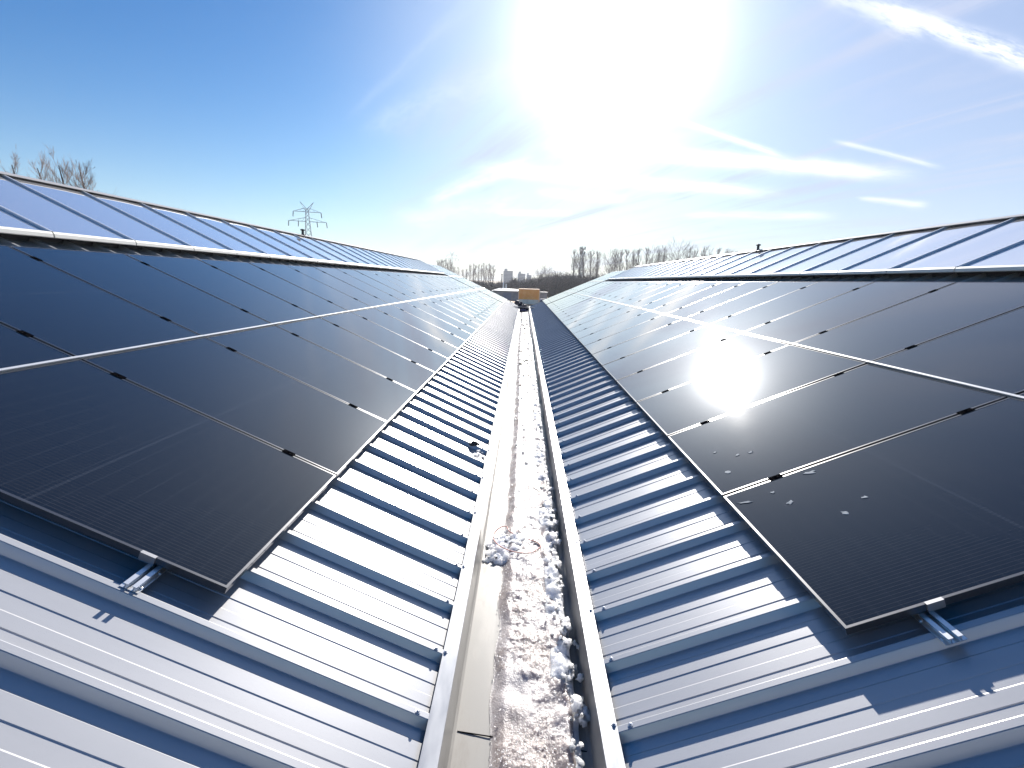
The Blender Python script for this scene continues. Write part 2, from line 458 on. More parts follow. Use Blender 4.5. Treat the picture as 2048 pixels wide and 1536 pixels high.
XE = 0.379                                # lower end of the sheets
RIB0 = {-1: 1.507, 1: 1.494}
hex_ = MB()
hex_.lathe([(0.011, 0.0), (0.011, 0.002), (0.0065, 0.0025), (0.0065, 0.008), (0.004, 0.0095)], 8)
me_screw = hex_.mesh('screw', 'screw')
halls = {}
for sg, side in ((-1, 'left'), (1, 'right')):
    hall = empty('agricultural_hall', (sg * XRID, 14, 0),
                 label='long hall with pale ribbed metal roof sloping down to the gutter from the ' + side, cat='building', group='halls either side of the gutter')
    halls[sg] = hall
    inv = Matrix.Translation(-Vector((sg * XRID, 14, 0)))
    prof = rib_profile(RIB0[sg])
    mb = MB()
    xs = [XE, 1.1, 1.4, 2.6, 4.2, 4.7, XRID - 0.02]
    vs = []
    for X in xs:
        vs += [inv @ sheet_pt(sg, X, y, h) for y, h in prof]
    np_ = len(prof); fs = []
    for i in range(len(xs) - 1):
        for j in range(np_ - 1):
            q = (i * np_ + j, (i + 1) * np_ + j, (i + 1) * np_ + j + 1, i * np_ + j + 1)
            fs.append(q if sg < 0 else q[::-1])
    mb.add(vs, fs)
    mb.build('roof_sheet', 'sheet', hall)
    # far slope, walls and gable trim
    zr = CZ - HB + (XRID - XB) * TA - TR / CA
    ze = CZ - HB + (XE - XB) * TA - TR / CA
    mb = MB()
    for (za, zb) in ((0.0, -0.06),):
        a = [(sg * (XRID + 0.02), YBEG, zr), (sg * (XRID + 0.02), YEND, zr), (sg * (2 * XRID - XE), YEND, ze), (sg * (2 * XRID - XE), YBEG, ze)]
        vs = [inv @ Vector(p) for p in a] + [inv @ (Vector(p) - Vector((0, 0, 0.06))) for p in a]
        mb.add(vs, [(0, 1, 2, 3), (7, 6, 5, 4), (0, 4, 5, 1), (1, 5, 6, 2), (2, 6, 7, 3), (3, 7, 4, 0)])
    mb.build('far_roof_slope', 'sheet', hall)
    for yy in (YBEG + 0.25, YEND - 0.3):
        mb = MB()
        pts = [(sg * 0.75, 0), (sg * (2 * XRID - 0.75), 0), (sg * (2 * XRID - 0.75), ze - 0.05), (sg * XRID, zr - 0.16), (sg * 0.75, ze - 0.05)]
        vs = [inv @ Vector((x, yy, z)) for x, z in pts] + [inv @ Vector((x, yy + 0.15, z)) for x, z in pts]
        mb.add(vs, [(4, 3, 2, 1, 0), (5, 6, 7, 8, 9)] + [(i, (i + 1) % 5, 5 + (i + 1) % 5, 5 + i) for i in range(5)])
        mb.build('gable_wall', 'wall', hall)
    mb = MB()
    for X in (0.78, 2 * XRID - 0.9):
        mb.box((min(sg * X, sg * (X + 0.12)), YBEG + 0.42, 0), (max(sg * X, sg * (X + 0.12)), YEND - 0.33, ze - 0.12), 0, inv)
    mb.build('side_wall', 'wall', hall)
    # verge trim closing the sheets at the far gable
    mb = MB()
    a, c = sheet_pt(sg, XE + 0.02, YEND + 0.012, -0.02), sheet_pt(sg, XRID - 0.03, YEND + 0.012, -0.02)
    mb.bar(inv @ a, inv @ c, 0.02, 0.14)
    mb.build('verge_trim', 'flange', hall)
    # far end ridge cap (beyond the skylight)
    mb = MB()
    for s2 in (-1, 1):
        p0 = Vector((sg * XRID, 0, zr + 0.065)); p1 = Vector((sg * XRID + s2 * 0.16, 0, zr + 0.065 - 0.16 * TA))
        vs = [Vector((p.x, y, p.z + dz_)) for p in (p0, p1) for y in (27.2, YEND + 0.03) for dz_ in (0, -0.006)]
        vs = [inv @ p for p in vs]
        mb.add(vs, [(0, 2, 6, 4), (1, 5, 7, 3), (0, 4, 5, 1), (2, 3, 7, 6), (4, 6, 7, 5)])
    mb.build('ridge_cap', 'ridge', hall)
    # one screw on every crest, just above the gutter
    tilt = Matrix.Rotation(-sg * AL, 4, 'Y')
    for k in range(-2, 95):
        yc = RIB0[sg] + 0.333 * k + 0.014
        if yc > YEND - 0.2: break
        s_ = put('screw', me_screw, hall)
        s_.matrix_local = inv @ Matrix.Translation(sheet_pt(sg, 0.433 + rnd.uniform(-.012, .012), yc + rnd.uniform(-.003, .003), RIB + 0.0005)) @ tilt

# ------------------------------------------------------------------ valley gutter
GI, GO, ZF, ZG = 0.306, 0.373, CZ - 1.703, CZ - 1.911
gut = empty('valley_gutter', (0, 14, ZG), label='wide metal valley gutter between the two roofs, with slush and snow in it', cat='gutter')
gi = Matrix.Translation(-Vector((0, 14, ZG)))
GEND = YEND + 0.05
mb = MB()
sec = [(-GI, ZF - 0.004), (-GI + 0.013, ZG + 0.012), (-GI + 0.024, ZG + 0.002), (-0.15, ZG - 0.002), (0, ZG - 0.004), (0.15, ZG - 0.002), (GI - 0.024, ZG + 0.002), (GI - 0.013, ZG + 0.012), (GI, ZF - 0.004)]
ys = [YBEG, 1.70, 1.702, GEND]
for y0, y1, lift in ((YBEG, 1.62, 0.0006), (1.62, GEND, 0.0)):
    vs = [gi @ Vector((x, y, z + (lift if abs(x) < GI - 0.001 else 0))) for y in (y0, y1) for x, z in sec]
    k = len(sec)
    mb.add(vs, [(i, i + 1, k + i + 1, k + i) for i in range(k - 1)])
    if lift:
        mb.add([gi @ Vector((x, y1, z)) for x, z in sec[1:-1]] + [gi @ Vector((x, y1, z + lift)) for x, z in sec[1:-1]],
               [(i, i + 1, k - 2 + i + 1, k - 2 + i) for i in range(k - 3)])
mb.build('trough', 'gutter', gut)
mb = MB()
mb.bar(gi @ Vector((-GI + 0.03, 1.64, ZG + 0.0025)), gi @ Vector((GI - 0.03, 1.58, ZG + 0.0025)), 0.004, 0.003)
mb.build('seam', 'clamp', gut)
for sg in (-1, 1):
    mb = MB()
    lo, hi = sorted((sg * (GI - 0.002), sg * GO))
    mb.box((lo, YBEG, ZF - 0.004), (hi, GEND, ZF), 0, gi)
    lo, hi = sorted((sg * (GI - 0.002), sg * (GI + 0.001)))
    mb.box((lo, YBEG, ZF - 0.020), (hi, GEND, ZF - 0.0045), 0, gi)
    mb.build('flange', 'flange', gut)
    y = {-1: 1.845, 1: 1.512}[sg] - 0.66; i = 0
    while y < GEND and i < 50:
        s_ = put('screw', me_screw, gut)
        s_.location = gi @ Vector((sg * (GO - 0.012), y + rnd.uniform(-.02, .02), ZF))
        y += 0.664; i += 1

# ------------------------------------------------------------------ solar panels
HW = PW / 2
gm = MB()
gm.box((-HW + 0.009, 0.009, -0.006), (HW - 0.009, PLN - 0.009, -0.0015))
me_glass = gm.mesh('glass', 'glass')
fm = MB()
fm.box((-HW, 0, -PT), (HW, 0.011, 0)); fm.box((-HW, PLN - 0.011, -PT), (HW, PLN, 0))
fm.box((-HW, 0.011, -PT), (-HW + 0.011, PLN - 0.011, 0)); fm.box((HW - 0.011, 0.011, -PT), (HW, PLN - 0.011, 0))
fm.add([(-HW + .01, .01, -0.012), (HW - .01, .01, -0.012), (HW - .01, PLN - .01, -0.012), (-HW + .01, PLN - .01, -0.012)], [(3, 2, 1, 0)])
me_frame = fm.mesh('frame', 'frame')
cm = MB()
cm.box((-0.018, -0.038, -0.004), (0.018, 0.038, 0.0035)); cm.box((-0.0085, -0.036, -PT - 0.01), (0.0085, 0.036, -0.0045))
cm.lathe([(0.006, 0.0036), (0.006, 0.0085), (0.004, 0.0088)], 6)
me_clamp = cm.mesh('clamp', 'clamp')
em = MB()
em.box((-0.002, -0.032, -PT - 0.002), (0.0044, 0.032, 0.0022)); em.box((0.0045, -0.032, 0.0004), (0.013, 0.032, 0.0022))
me_end = em.mesh('end_clamp', 'endclamp')
sm = MB()
sm.box((-HW - 0.010, -0.0155, -0.028), (HW + 0.010, -0.0045, 0.0085))
sm.box((-HW - 0.010, -0.0155, 0.0087), (HW + 0.010, 0.003, 0.011))
me_strip = sm.mesh('cover_strip', 'strip')
CU = (0.335, 1.478)


def make_panel(sg, row, ynear, label, group, near_end=False, strip=False):
    up = Vector((sg * CA, 0, SA)); xl = Vector((0, -sg, 0)); nn = xl.cross(up)
    X = XB + row * ROWP * CA
    o = Vector((sg * X, ynear + 0.01 + HW, CZ - HB + (X - XB) * TA))
    mt = Matrix((xl, up, nn)).transposed().to_4x4(); mt.translation = o
    root = empty('solar_panel', label=label, cat='solar panel', group=group)
    root.matrix_world = mt @ Matrix.Rotation(rnd.gauss(0, .0009), 4, 'X') @ Matrix.Rotation(rnd.gauss(0, .0012), 4, 'Y')
    put('frame', me_frame, root); put('glass', me_glass, root)
    far = -sg
    for u in CU:
        put('clamp', me_clamp, root, (far * (HW + 0.01), u, 0))
    if near_end:
        for u in CU:
            e = put('end_clamp', me_end, root, (-far * (HW + 0.0045), u, 0))
            if far < 0: e.rotation_euler = (0, 0, math.pi)
            e['label'] = 'silver end clamp on the near edge of the panel'
    if strip: put('cover_strip', me_strip, root)
    return root


NP = 22
for sg, side in ((-1, 'left'), (1, 'right')):
    for row, rn in ((0, 'lower'), (1, 'upper')):
        for i in range(NP):
            where = {0: 'nearest', NP - 1: 'farthest'}.get(i, ORD[i] + ' from the near end')
            make_panel(sg, row, Y0[sg] + i * PITCH,
                       'black solar panel on %s roof main array, %s row, %s' % (side, rn, where),
                       'solar panels of the two main arrays', i == 0, row == 1)
YB2 = 27.40
for sg, side in ((-1, 'left'), (1, 'right')):
    for row, rn in ((0, 'lowest'), (1, 'middle'), (2, 'top')):
        for i in range(5):
            where = {0: 'nearest', 4: 'farthest'}.get(i, ORD[i] + ' from near edge')
            make_panel(sg, row, YB2 + i * PITCH,
                       'solar panel in far block on %s roof, %s row, %s' % (side, rn, where),
                       'solar panels of the far blocks', False, row > 0 and True)

# mini rails that stick out from under the nearest panels
for sg, side in ((-1, 'left'), (1, 'right')):
    mb = MB()
    L_, W_ = 0.36, 0.075
    mb.box((-L_ / 2, -W_ / 2, 0), (L_ / 2, W_ / 2, 0.003))
    for s2 in (-1, 1):
        mb.box((-L_ / 2, s2 * 0.017 - 0.0025, 0.003), (L_ / 2, s2 * 0.017 + 0.0025, 0.0215))
        mb.box((-L_ / 2, s2 * 0.017 - 0.009, 0.0216), (L_ / 2, s2 * 0.017 + 0.009, 0.0238))
        for q in (-0.155, -0.06, 0.06, 0.155):
            mb.lathe([(0.006, 0.003), (0.006, 0.007), (0.003, 0.0075)], 6, 0, (q, s2 * 0.029, 0))
    o = mb.build('mounting_rail', 'alu')
    tag(o, 'short aluminium mounting rail jutting out under the nearest %s roof panel' % side, 'mounting rail', 'mounting rails')
    up = Vector((sg * CA, 0, SA)); yl = Vector((0, 1, 0)); nn = Vector((-sg * SA, 0, CA))
    xl = yl; yl2 = nn.cross(xl)
    mt = Matrix((xl, yl2, nn)).transposed().to_4x4()
    X = XB + CU[0] * CA
    mt.translation = sheet_pt(sg, X, Y0[sg] + 0.06, RIB + 0.0005)
    o.matrix_world = mt

# ------------------------------------------------------------------ ridge skylights
XS, ZS, ZR = 4.600, CZ + 0.3035, CZ + 0.9975
BS = 0.97
YBAR = {-1: 4.555, 1: 5.319}
for sg, side in ((-1, 'left'), (1, 'right')):
    root = empty('ridge_skylight', (sg * XRID, 12, ZR), label='long glazed skylight along the ridge of the %s roof' % side, cat='skylight', group='ridge skylights')
    inv = Matrix.Translation(-Vector((sg * XRID, 12, ZR)))
    slope = Vector((sg * (XRID - XS), 0, ZR - ZS)); sl_n = Vector((-sg * (ZR - ZS), 0, XRID - XS)).normalized(); sd = slope.normalized()
    y0 = YBAR[sg] - 8 * BS; nb = 32
    while y0 + nb * BS > 27.3: nb -= 1
    yl = y0 + nb * BS
    for i in range(nb):
        ya, yb = y0 + i * BS + 0.012, y0 + (i + 1) * BS - 0.012
        mb = MB()
        a = Vector((sg * XS, 0, ZS)) + sd * 0.01; c = Vector((sg * XRID, 0, ZR)) - sd * 0.002
        bow = 0.006
        vs = []; ky = 7
        for j in range(ky):
            y = ya + (yb - ya) * j / (ky - 1); bb = bow * (1 - (2 * j / (ky - 1) - 1) ** 2) - 0.012 + rnd.uniform(-.0006, .0006)
            vs += [inv @ (Vector((p.x, y, p.z)) + sl_n * bb) for p in (a, c)]
        fs = []
        for j in range(ky - 1):
            q = (2 * j, 2 * j + 1, 2 * j + 3, 2 * j + 2)
            fs.append(q if sg > 0 else q[::-1])
        mb.add(vs, fs)
        mb.build('pane', 'pane', root, smooth=True)
    for i in range(nb + 1):
        y = y0 + i * BS
        mb = MB()
        a = Vector((sg * XS, y, ZS)) + sl_n * 0.0; c = Vector((sg * XRID, y, ZR)) - sd * 0.01
        mb.bar(inv @ a, inv @ c, 0.034, 0.020, sl_n)
        mb.bar(inv @ (a + sl_n * 0.0115), inv @ (c + sl_n * 0.0115), 0.020, 0.0025, sl_n)
        mb.build('glazing_bar', 'bar', root)
    # gutter-side fascia in one-metre lengths with dark joints
    for i in range(nb):
        ya, yb = y0 + i * BS + 0.008, y0 + (i + 1) * BS - 0.008
        mb = MB()
        cs = [(XS + 0.03, 0.010), (XS - 0.004, 0.006), (XS - 0.018, -0.012), (XS - 0.020, -0.044), (XS - 0.012, -0.050), (XS + 0.02, -0.050)]
        vs = [inv @ Vector((sg * X, y, ZS + dz_)) for y in (ya, yb) for X, dz_ in cs]
        k = len(cs)
        mb.add(vs, [(j, (j + 1) % k, k + (j + 1) % k, k + j) if sg < 0 else (k + j, k + (j + 1) % k, (j + 1) % k, j) for j in range(k)] +
               [tuple(range(k)), tuple(range(2 * k - 1, k - 1, -1))])
        mb.build('fascia', 'fascia', root)
    mb = MB()
    lo, hi = sorted((sg * (XS + 0.17), sg * (XS + 0.22)))
    zt = CZ - HB + (XS + 0.2 - XB) * TA - TR / CA
    mb.box((lo, y0, zt - 0.1), (hi, yl, ZS + 0.02), 0, inv)
    lo, hi = sorted((sg * (XS - 0.0), sg * (XS + 0.17)))
    mb.box((lo, y0, ZS - 0.049), (hi, yl, ZS - 0.03), 0, inv)
    mb.build('curb', 'curb', root)
    mb = MB()
    for s2 in (-1, 1):
        p0 = Vector((sg * XRID, 0, ZR + 0.026)); p1 = Vector((sg * XRID + s2 * 0.075, 0, ZR + 0.026 - 0.075 * TA)); p2 = p1 - Vector((0, 0, 0.007))
        vs = [inv @ Vector((p.x, y, p.z)) for p in (p0, p1, p2) for y in (y0, yl)]
        mb.add(vs, [(0, 1, 3, 2), (2, 3, 5, 4)])
    mb.build('ridge_cap', 'ridge', root)
    # the slope on the far side
    mb = MB()
    a = [(sg * (XRID + 0.01), y0, ZR - 0.004), (sg * (XRID + 0.01), yl, ZR - 0.004), (sg * (2 * XRID - XS), yl, ZS), (sg * (2 * XRID - XS), y0, ZS)]
    mb.add([inv @ Vector(p) for p in a], [(0, 1, 2, 3)])
    mb.build('far_glazing', 'pane', root)
    mb = MB()
    for yy in (y0 - 0.005, yl + 0.005):
        vs = [inv @ Vector((sg * X, yy, z)) for X, z in ((XS, ZS - 0.2), (XS, ZS), (XRID, ZR), (2 * XRID - XS, ZS), (2 * XRID - XS, ZS - 0.2))]
        mb.add(vs, [(0, 1, 2, 3, 4)])
    mb.build('end_cheek', 'ridge', root)
    # small vent on the ridge
    mb = MB()
    mb.lathe([(0.06, -0.05), (0.055, 0.0), (0.032, 0.02), (0.032, 0.10), (0.062, 0.105), (0.064, 0.125), (0.02, 0.145)], 14)
    v = mb.build('vent_cap', 'curb')
    tag(v, 'small dark vent cap standing on the ridge of the %s skylight' % side, 'vent', 'ridge vent caps')
    v.location = (sg * XRID, 12.98, ZR + 0.03)


# ------------------------------------------------------------------ slush and snow in the gutter
def slush_edges(y):
    l = -0.138 + 0.022 * noise.noise(Vector((0.0, y * 1.1, 3.0))) + 0.02 * noise.noise(Vector((4.0, y * 4.2, 1.0)))
    r = 0.248 + 0.028 * noise.noise(Vector((9.0, y * 1.6, 5.0))) + 0.02 * noise.noise(Vector((2.0, y * 6.0, 8.0)))
    if y > 8: l -= min(0.05, (y - 8) * 0.01)
    return l, min(r, 0.278)


mb = MB()
ys = []; y = 0.2
while y < 32.4:
    ys.append(y); y += 0.006 if y < 2.6 else (0.009 if y < 5 else (0.018 if y < 10 else 0.05))
NX = 66
vs = []
for y in ys:
    l, r = slush_edges(y)
    for i in range(NX):
        t_ = i / (NX - 1); x = l + (r - l) * t_
        e = min(1.0, t_ * 5.5, (1 - t_) * 9); e = e * e * (3 - 2 * e)
        p = Vector((x, y, 0))
        wet = noise.noise(Vector((x * 5, y * 2.2, 1.5)))                 # pools
        h = 0.030 + 0.014 * noise.noise(p * 9)
        gran = abs(noise.noise(p * 48)) * 0.006 + abs(noise.noise(p * 100 + Vector((3, 1, 0)))) * 0.006
        cl = noise.noise(p * 22 + Vector((7, 0, 2)))
        gran += max(0, cl - 0.05) * 0.011
        snow_side = max(0.0, (t_ - 0.68) * 3.1)
        h += gran * (0.35 if wet > 0.22 else 1.0) + snow_side * 0.03 * (0.6 + noise.noise(p * 14 + Vector((0, 0, 9))))
        vs.append((x, y, ZG + 0.001 + h * e))
fs = []
for j in range(len(ys) - 1):
    for i in range(NX - 1):
        a = j * NX + i
        fs.append((a, a + 1, a + NX + 1, a + NX))
mb.add(vs, fs)
o = mb.build('slush', 'slush', smooth=True)
tag(o, 'wet glittering brownish slush lying along the bed of the gutter', 'slush', kind='stuff')

ico = bmesh.new(); bmesh.ops.create_icosphere(ico, subdivisions=3, radius=1.0)
ICO = ([v.co.copy() for v in ico.verts], [tuple(v.index for v in f.verts) for f in ico.faces]); ico.free()
ico = bmesh.new(); bmesh.ops.create_icosphere(ico, subdivisions=2, radius=1.0)
ICO1 = ([v.co.copy() for v in ico.verts], [tuple(v.index for v in f.verts) for f in ico.faces]); ico.free()


ico = bmesh.new(); bmesh.ops.create_icosphere(ico, subdivisions=1, radius=1.0)
ICO0 = ([v.co.copy() for v in ico.verts], [tuple(v.index for v in f.verts) for f in ico.faces]); ico.free()


def lump(mb, c, r, seed, ic=ICO, flat=0.7, rough=0.55):
    q = Matrix.Rotation(rnd.uniform(0, 6.28), 3, 'Z')
    sx, sy = rnd.uniform(.8, 1.35), rnd.uniform(.7, 1.1)
    vs = []
    for v in ic[0]:
        d = 1 + rough * noise.noise(v * 1.7 + Vector((seed, seed * .7, 0))) + 0.4 * rough * noise.noise(v * 4.3 + Vector((0, seed, seed)))
        p = q @ Vector((v.x * sx * d, v.y * sy * d, v.z * flat * d))
        vs.append(Vector(c) + p * r)
    mb.add(vs, ic[1])


mb = MB(); seed = 0
ys2 = [y for y in ys if y < 16]; NB = 26; vs = []
for y in ys2:
    l, r = slush_edges(y)
    gap = noise.noise(Vector((3.0, y * 2.1, 4.0))) + 0.35 * noise.noise(Vector((5.0, y * 7.0, 4.0)))      # the bank comes and goes
    amp = max(0.0, min(1.0, 0.75 + gap * 1.5)) * (1.0 if y < 6 else max(0.3, 1 - (y - 6) * .1))
    xl, xr = r - 0.115 + 0.04 * noise.noise(Vector((8.0, y * 3.0, 0))), min(r + 0.006, 0.268)
    for i in range(NB):
        t_ = i / (NB - 1); x = xl + (xr - xl) * t_
        p = Vector((x, y, 0))
        e = min(1.0, t_ * 2.2) * min(1.0, (1 - t_) * 6)
        h = 0.052 * (0.55 + 0.75 * noise.noise(p * 13 + Vector((0, 0, 3)))) + 0.016 * noise.noise(p * 38) + 0.008 * noise.noise(p * 90)
        vs.append((x, y, ZG + 0.018 + max(-0.012, h) * e * amp + (0.014 if e > .2 else 0) * amp))
fs = []
for j in range(len(ys2) - 1):
    for i in range(NB - 1):
        a = j * NB + i; fs.append((a, a + 1, a + NB + 1, a + NB))
mb.add(vs, fs)
for k in range(420):
    y = 1.1 + (rnd.random() ** 1.5) * 13
    l, r = slush_edges(y)
    dens = 0.5 + 0.8 * noise.noise(Vector((1.0, y * 1.9, 2.0)))
    if rnd.random() > dens + 0.25: continue
    x = r - abs(rnd.gauss(0.0, 0.045)) + 0.012
    sz = rnd.uniform(0.003, 0.011) * (1.6 if rnd.random() < .1 else 1)
    lump(mb, (min(x - .012, 0.256), y, ZG + 0.035 + rnd.uniform(0, 0.035)), sz, seed, ICO1, .8, .9); seed += 1.37
# larger wedges leaning on the right-hand side
for (x, y, s_) in ((.27, 1.95, .036), (.262, 2.13, .05), (.255, 2.24, .042), (.268, 2.62, .034), (.258, 2.78, .04), (.265, 1.72, .05), (.275, 3.15, .04),
                   (.25, 3.32, .045), (.235, 3.45, .04), (.262, 3.6, .032), (.25, 1.5, .04), (.262, 4.0, .03), (.25, 4.4, .028), (.245, 5.0, .03), (.26, 1.32, .04)):
    for j in range(6):
        x -= .003
        a = abs(rnd.gauss(0, .6))
        lump(mb, (x + rnd.gauss(-.01, .018), y + rnd.gauss(0, .04), ZG + 0.03 + max(0, 1 - a) * s_ * 1.1), s_ * rnd.uniform(.16, .55), seed, ICO if j < 8 else ICO1, .85, .95); seed += 1.1
# patch across the gutter around the cable
vs = []; KX, KY = 60, 80
for j in range(KY):
    for i in range(KX):
        u, v = i / (KX - 1), j / (KY - 1)
        x = -0.285 + 0.33 * u; y = 2.86 + 0.44 * v + (x + .1) * .25
        p = Vector((x, y, 0)); rr = math.hypot((u - .5) * 2.0, (v - .5) * 2.0) + .45 * noise.noise(p * 16) + .2 * noise.noise(p * 45)
        e = max(0.0, min(1.0, (1 - rr) * 2.6)); e = e * e * (3 - 2 * e)
        h = 0.030 + 0.034 * noise.noise(p * 24 + Vector((2, 2, 5))) + 0.012 * noise.noise(p * 60) + .006 * noise.noise(p * 120)
        vs.append((x, y, ZG - .004 + (max(.004, h) + .022 * max(0, u - .3)) * e))
mb.add(vs, [(j * KX + i, j * KX + i + 1, (j + 1) * KX + i + 1, (j + 1) * KX + i) for j in range(KY - 1) for i in range(KX - 1)])
for j in range(40):
    x = rnd.uniform(-0.25, 0.0); y = 3.08 + (x + 0.1) * 0.25 + rnd.gauss(0, 0.09)
    lump(mb, (x, y, ZG + 0.01 + rnd.uniform(0, .03)), rnd.uniform(.004, .011), seed, ICO1, .8, .95); seed += .9
for k in range(260):
    y = 4 + rnd.random() * 22
    l, r = slush_edges(y)
    lump(mb, (rnd.uniform(l, r), y, ZG + 0.035 + rnd.uniform(0, .012)), rnd.uniform(.006, .02), seed, ICO1); seed += 1.3
for (x, y) in ((-0.46, 4.38), (-0.48, 4.33), (-.445, 4.3), (-.43, 4.46), (-.41, 4.37), (-.47, 4.46)):
    lump(mb, sheet_pt(-1, -x, y, 0.01), rnd.uniform(.014, .03), seed, ICO, 0.5); seed += 1
o = mb.build('snow', 'snow', smooth=True)
tag(o, 'white clumps of old snow heaped along the edges of the slush', 'snow', kind='stuff')
mb = MB()
for k in range(6500):                                    # loose ice grains, the small glints in the slush
    y = 0.9 + (rnd.random() ** 1.7) * 9
    l, r = slush_edges(y)
    x = rnd.uniform(l + .012, r - .01)
    if noise.noise(Vector((x * 5, y * 2.2, 1.5))) > 0.2 and rnd.random() < .8: continue
    lump(mb, (x, y, ZG + 0.036 + rnd.uniform(0, .014) + max(0, (x - .14)) * .15), rnd.uniform(.0015, .0038), seed, ICO0, 0.8, 0.5); seed += .77
M['icegrain'] = mat('ice_grain', (0.85, 0.80, 0.79), 0.09, 0.0, 0.8, Subsurface_Weight=1.0, Subsurface_Scale=0.03, Subsurface_Radius=(1.0, 0.9, 0.85))
o = mb.build('ice_grains', 'icegrain')
tag(o, 'loose grains of ice strewn over the slush', 'ice', kind='stuff')

# ------------------------------------------------------------------ small things lying about
loop = [(-0.039, 3.434), (-0.074, 3.363), (-0.11, 3.39), (-0.133, 3.465), (-0.17, 3.47), (-0.209, 3.427), (-0.229, 3.357), (-0.224, 3.291), (-0.201, 3.223),
        (-0.159, 3.158), (-0.09, 3.11), (-0.015, 3.097), (0.066, 3.123), (0.117, 3.193), (0.137, 3.222), (0.107, 3.276), (0.045, 3.292)]
P_ = [Vector((x * 0.96, y * 0.95, ZG + 0.045 + 0.012 * math.sin(i * 0.8))) for i, (x, y) in enumerate(loop)]
sm_ = []
for i in range(len(P_) - 1):
    p0, p1, p2, p3 = P_[max(i - 1, 0)], P_[i], P_[i + 1], P_[min(i + 2, len(P_) - 1)]
    for k in range(6):
        u = k / 6
        sm_.append(0.5 * ((2 * p1) + (p2 - p0) * u + (2 * p0 - 5 * p1 + 4 * p2 - p3) * u * u + (3 * p1 - p0 - 3 * p2 + p3) * u ** 3))
sm_.append(P_[-1])
mb = MB(); mb.tube(sm_, 0.0038, 7)
tag(mb.build('cable', 'cable_red', smooth=True), 'thin red cable lying in a loose loop on the slush', 'cable')

mb = MB()
lump(mb, (0, 0, 0.025), 0.026, 3, ICO, 0.9, 0.8); lump(mb, (0.03, 0.02, 0.015), 0.02, 8, ICO, 0.6, 0.8)
mb.tube([(-.03, -.01, .03), (0, 0, .05), (.03, .015, .03), (.05, .03, .012)], [.006, .009, .008, .004], 6)
o = mb.build('plastic_scrap', 'blackplastic')
o.location = sheet_pt(-1, 0.525, 4.50, RIB * 0.6)
tag(o, 'small black scrap of plastic lying on the left roof beside the gutter', 'scrap')

for i, (x, y) in enumerate([(-0.02, 8.3), (-.20, 2.92), (.05, 9.3), (-.06, 10.6), (.04, 11.0), (-.08, 12.6), (.02, 13.0), (-.03, 15.2), (.06, 16.8), (.0, 18.8), (-.05, 20.4),
                            (.09, 20.9), (-.12, 22.9), (.02, 23.4), (.12, 23.0)]):
    mb = MB()
    for k in range(3 if i == 1 else rnd.randint(5, 11)):
        sc_ = (0.012 if i == 1 else rnd.uniform(.02, .04)) * (1 + y * 0.02)
        c = Vector((rnd.gauss(0, .035 if i != 1 else .01), rnd.gauss(0, .05 if i != 1 else .01), rnd.uniform(0.0, .02)))
        q = Matrix.Rotation(rnd.uniform(0, 6.28), 3, 'Z') @ Matrix.Rotation(rnd.uniform(-.6, .6), 3, 'X')
        pts = [(-1, 0, .25), (-.4, .5, .05), (.4, .45, .1), (1.1, 0, .4), (.4, -.45, .05), (-.4, -.5, .15), (0, 0, -.1)]
        mb.add([c + q @ (Vector(p) * sc_) for p in pts], [(0, 1, 6), (1, 2, 6), (2, 3, 6), (3, 4, 6), (4, 5, 6), (5, 0, 6)])
    o = mb.build('leaf_clump', 'leaf')
    o.location = (x, y, ZG + (0.045 if i != 1 else 0.014))
    if i == 1: lab = 'tiny dark leaf scrap on the bare left side of the gutter floor'
    else: lab = 'dark clump of dead leaves on the gutter ice, %s from the cable' % ORD[i if i == 0 else i - 1]
    tag(o, lab, 'leaf clump', 'leaf clumps in the gutter')

# flakes of ice left on the nearest right-hand panels
M['flake'] = mat('thin_ice', (0.24, 0.27, 0.30), 0.8, 0.0, 0.15)
FL = [(1.353, 2.973, .055, 'big curled'), (1.614, 2.22, .05, 'jagged'), (1.743, 2.284, .04, 'squarish'), (1.397, 3.301, .035, 'flat'), (1.491, 3.153, .04, 'broken'),
      (1.562, 3.127, .05, 'rounded'), (1.69, 2.658, .05, 'long flat'), (1.449, 2.588, .035, 'faint'), (1.47, 2.444, .05, 'smeared'), (1.295, 2.583, .06, 'streaked')]
for i, (x, y, s_, kind) in enumerate(FL):
    mb = MB(); n = 11; ringp = []
    for k in range(n):
        a = 2 * math.pi * k / n; r = s_ * rnd.uniform(.2, .55)
        ringp.append(Vector((r * math.cos(a) * (1.7 if 'long' in kind or 'streak' in kind else 1), r * math.sin(a) * (.45 if 'streak' in kind else .8), 0.0)))
    vs = [p + Vector((0, 0, .0012)) for p in ringp] + [p * .8 + Vector((0, 0, .0022 + rnd.uniform(0, .0012))) for p in ringp] + [Vector((0, 0, .0028))]
    fs = [(k, (k + 1) % n, n + (k + 1) % n, n + k) for k in range(n)] + [(n + k, n + (k + 1) % n, 2 * n) for k in range(n)]
    mb.add(vs, fs)
    o = mb.build('ice_flake', 'flake')
    nn = Vector((-SA, 0, CA)); xl = Vector((0, -1, 0)); mt = Matrix((xl, nn.cross(xl), nn)).transposed().to_4x4() @ Matrix.Rotation(rnd.uniform(0, 3), 4, 'Z')
    mt.translation = Vector((x, y, CZ - HB + (x - XB) * TA - 0.0012)) + nn * 0.0
    o.matrix_world = mt
    pan = 'second' if y > 2.73 else 'nearest'
    tag(o, '%s ice flake on the %s right-hand solar panel, %s from the gutter' % (kind, pan, ORD[sorted([f[0] for f in FL if (f[1] > 2.73) == (y > 2.73)]).index(x)]),
        'ice flake', 'ice flakes on the right-hand panels')

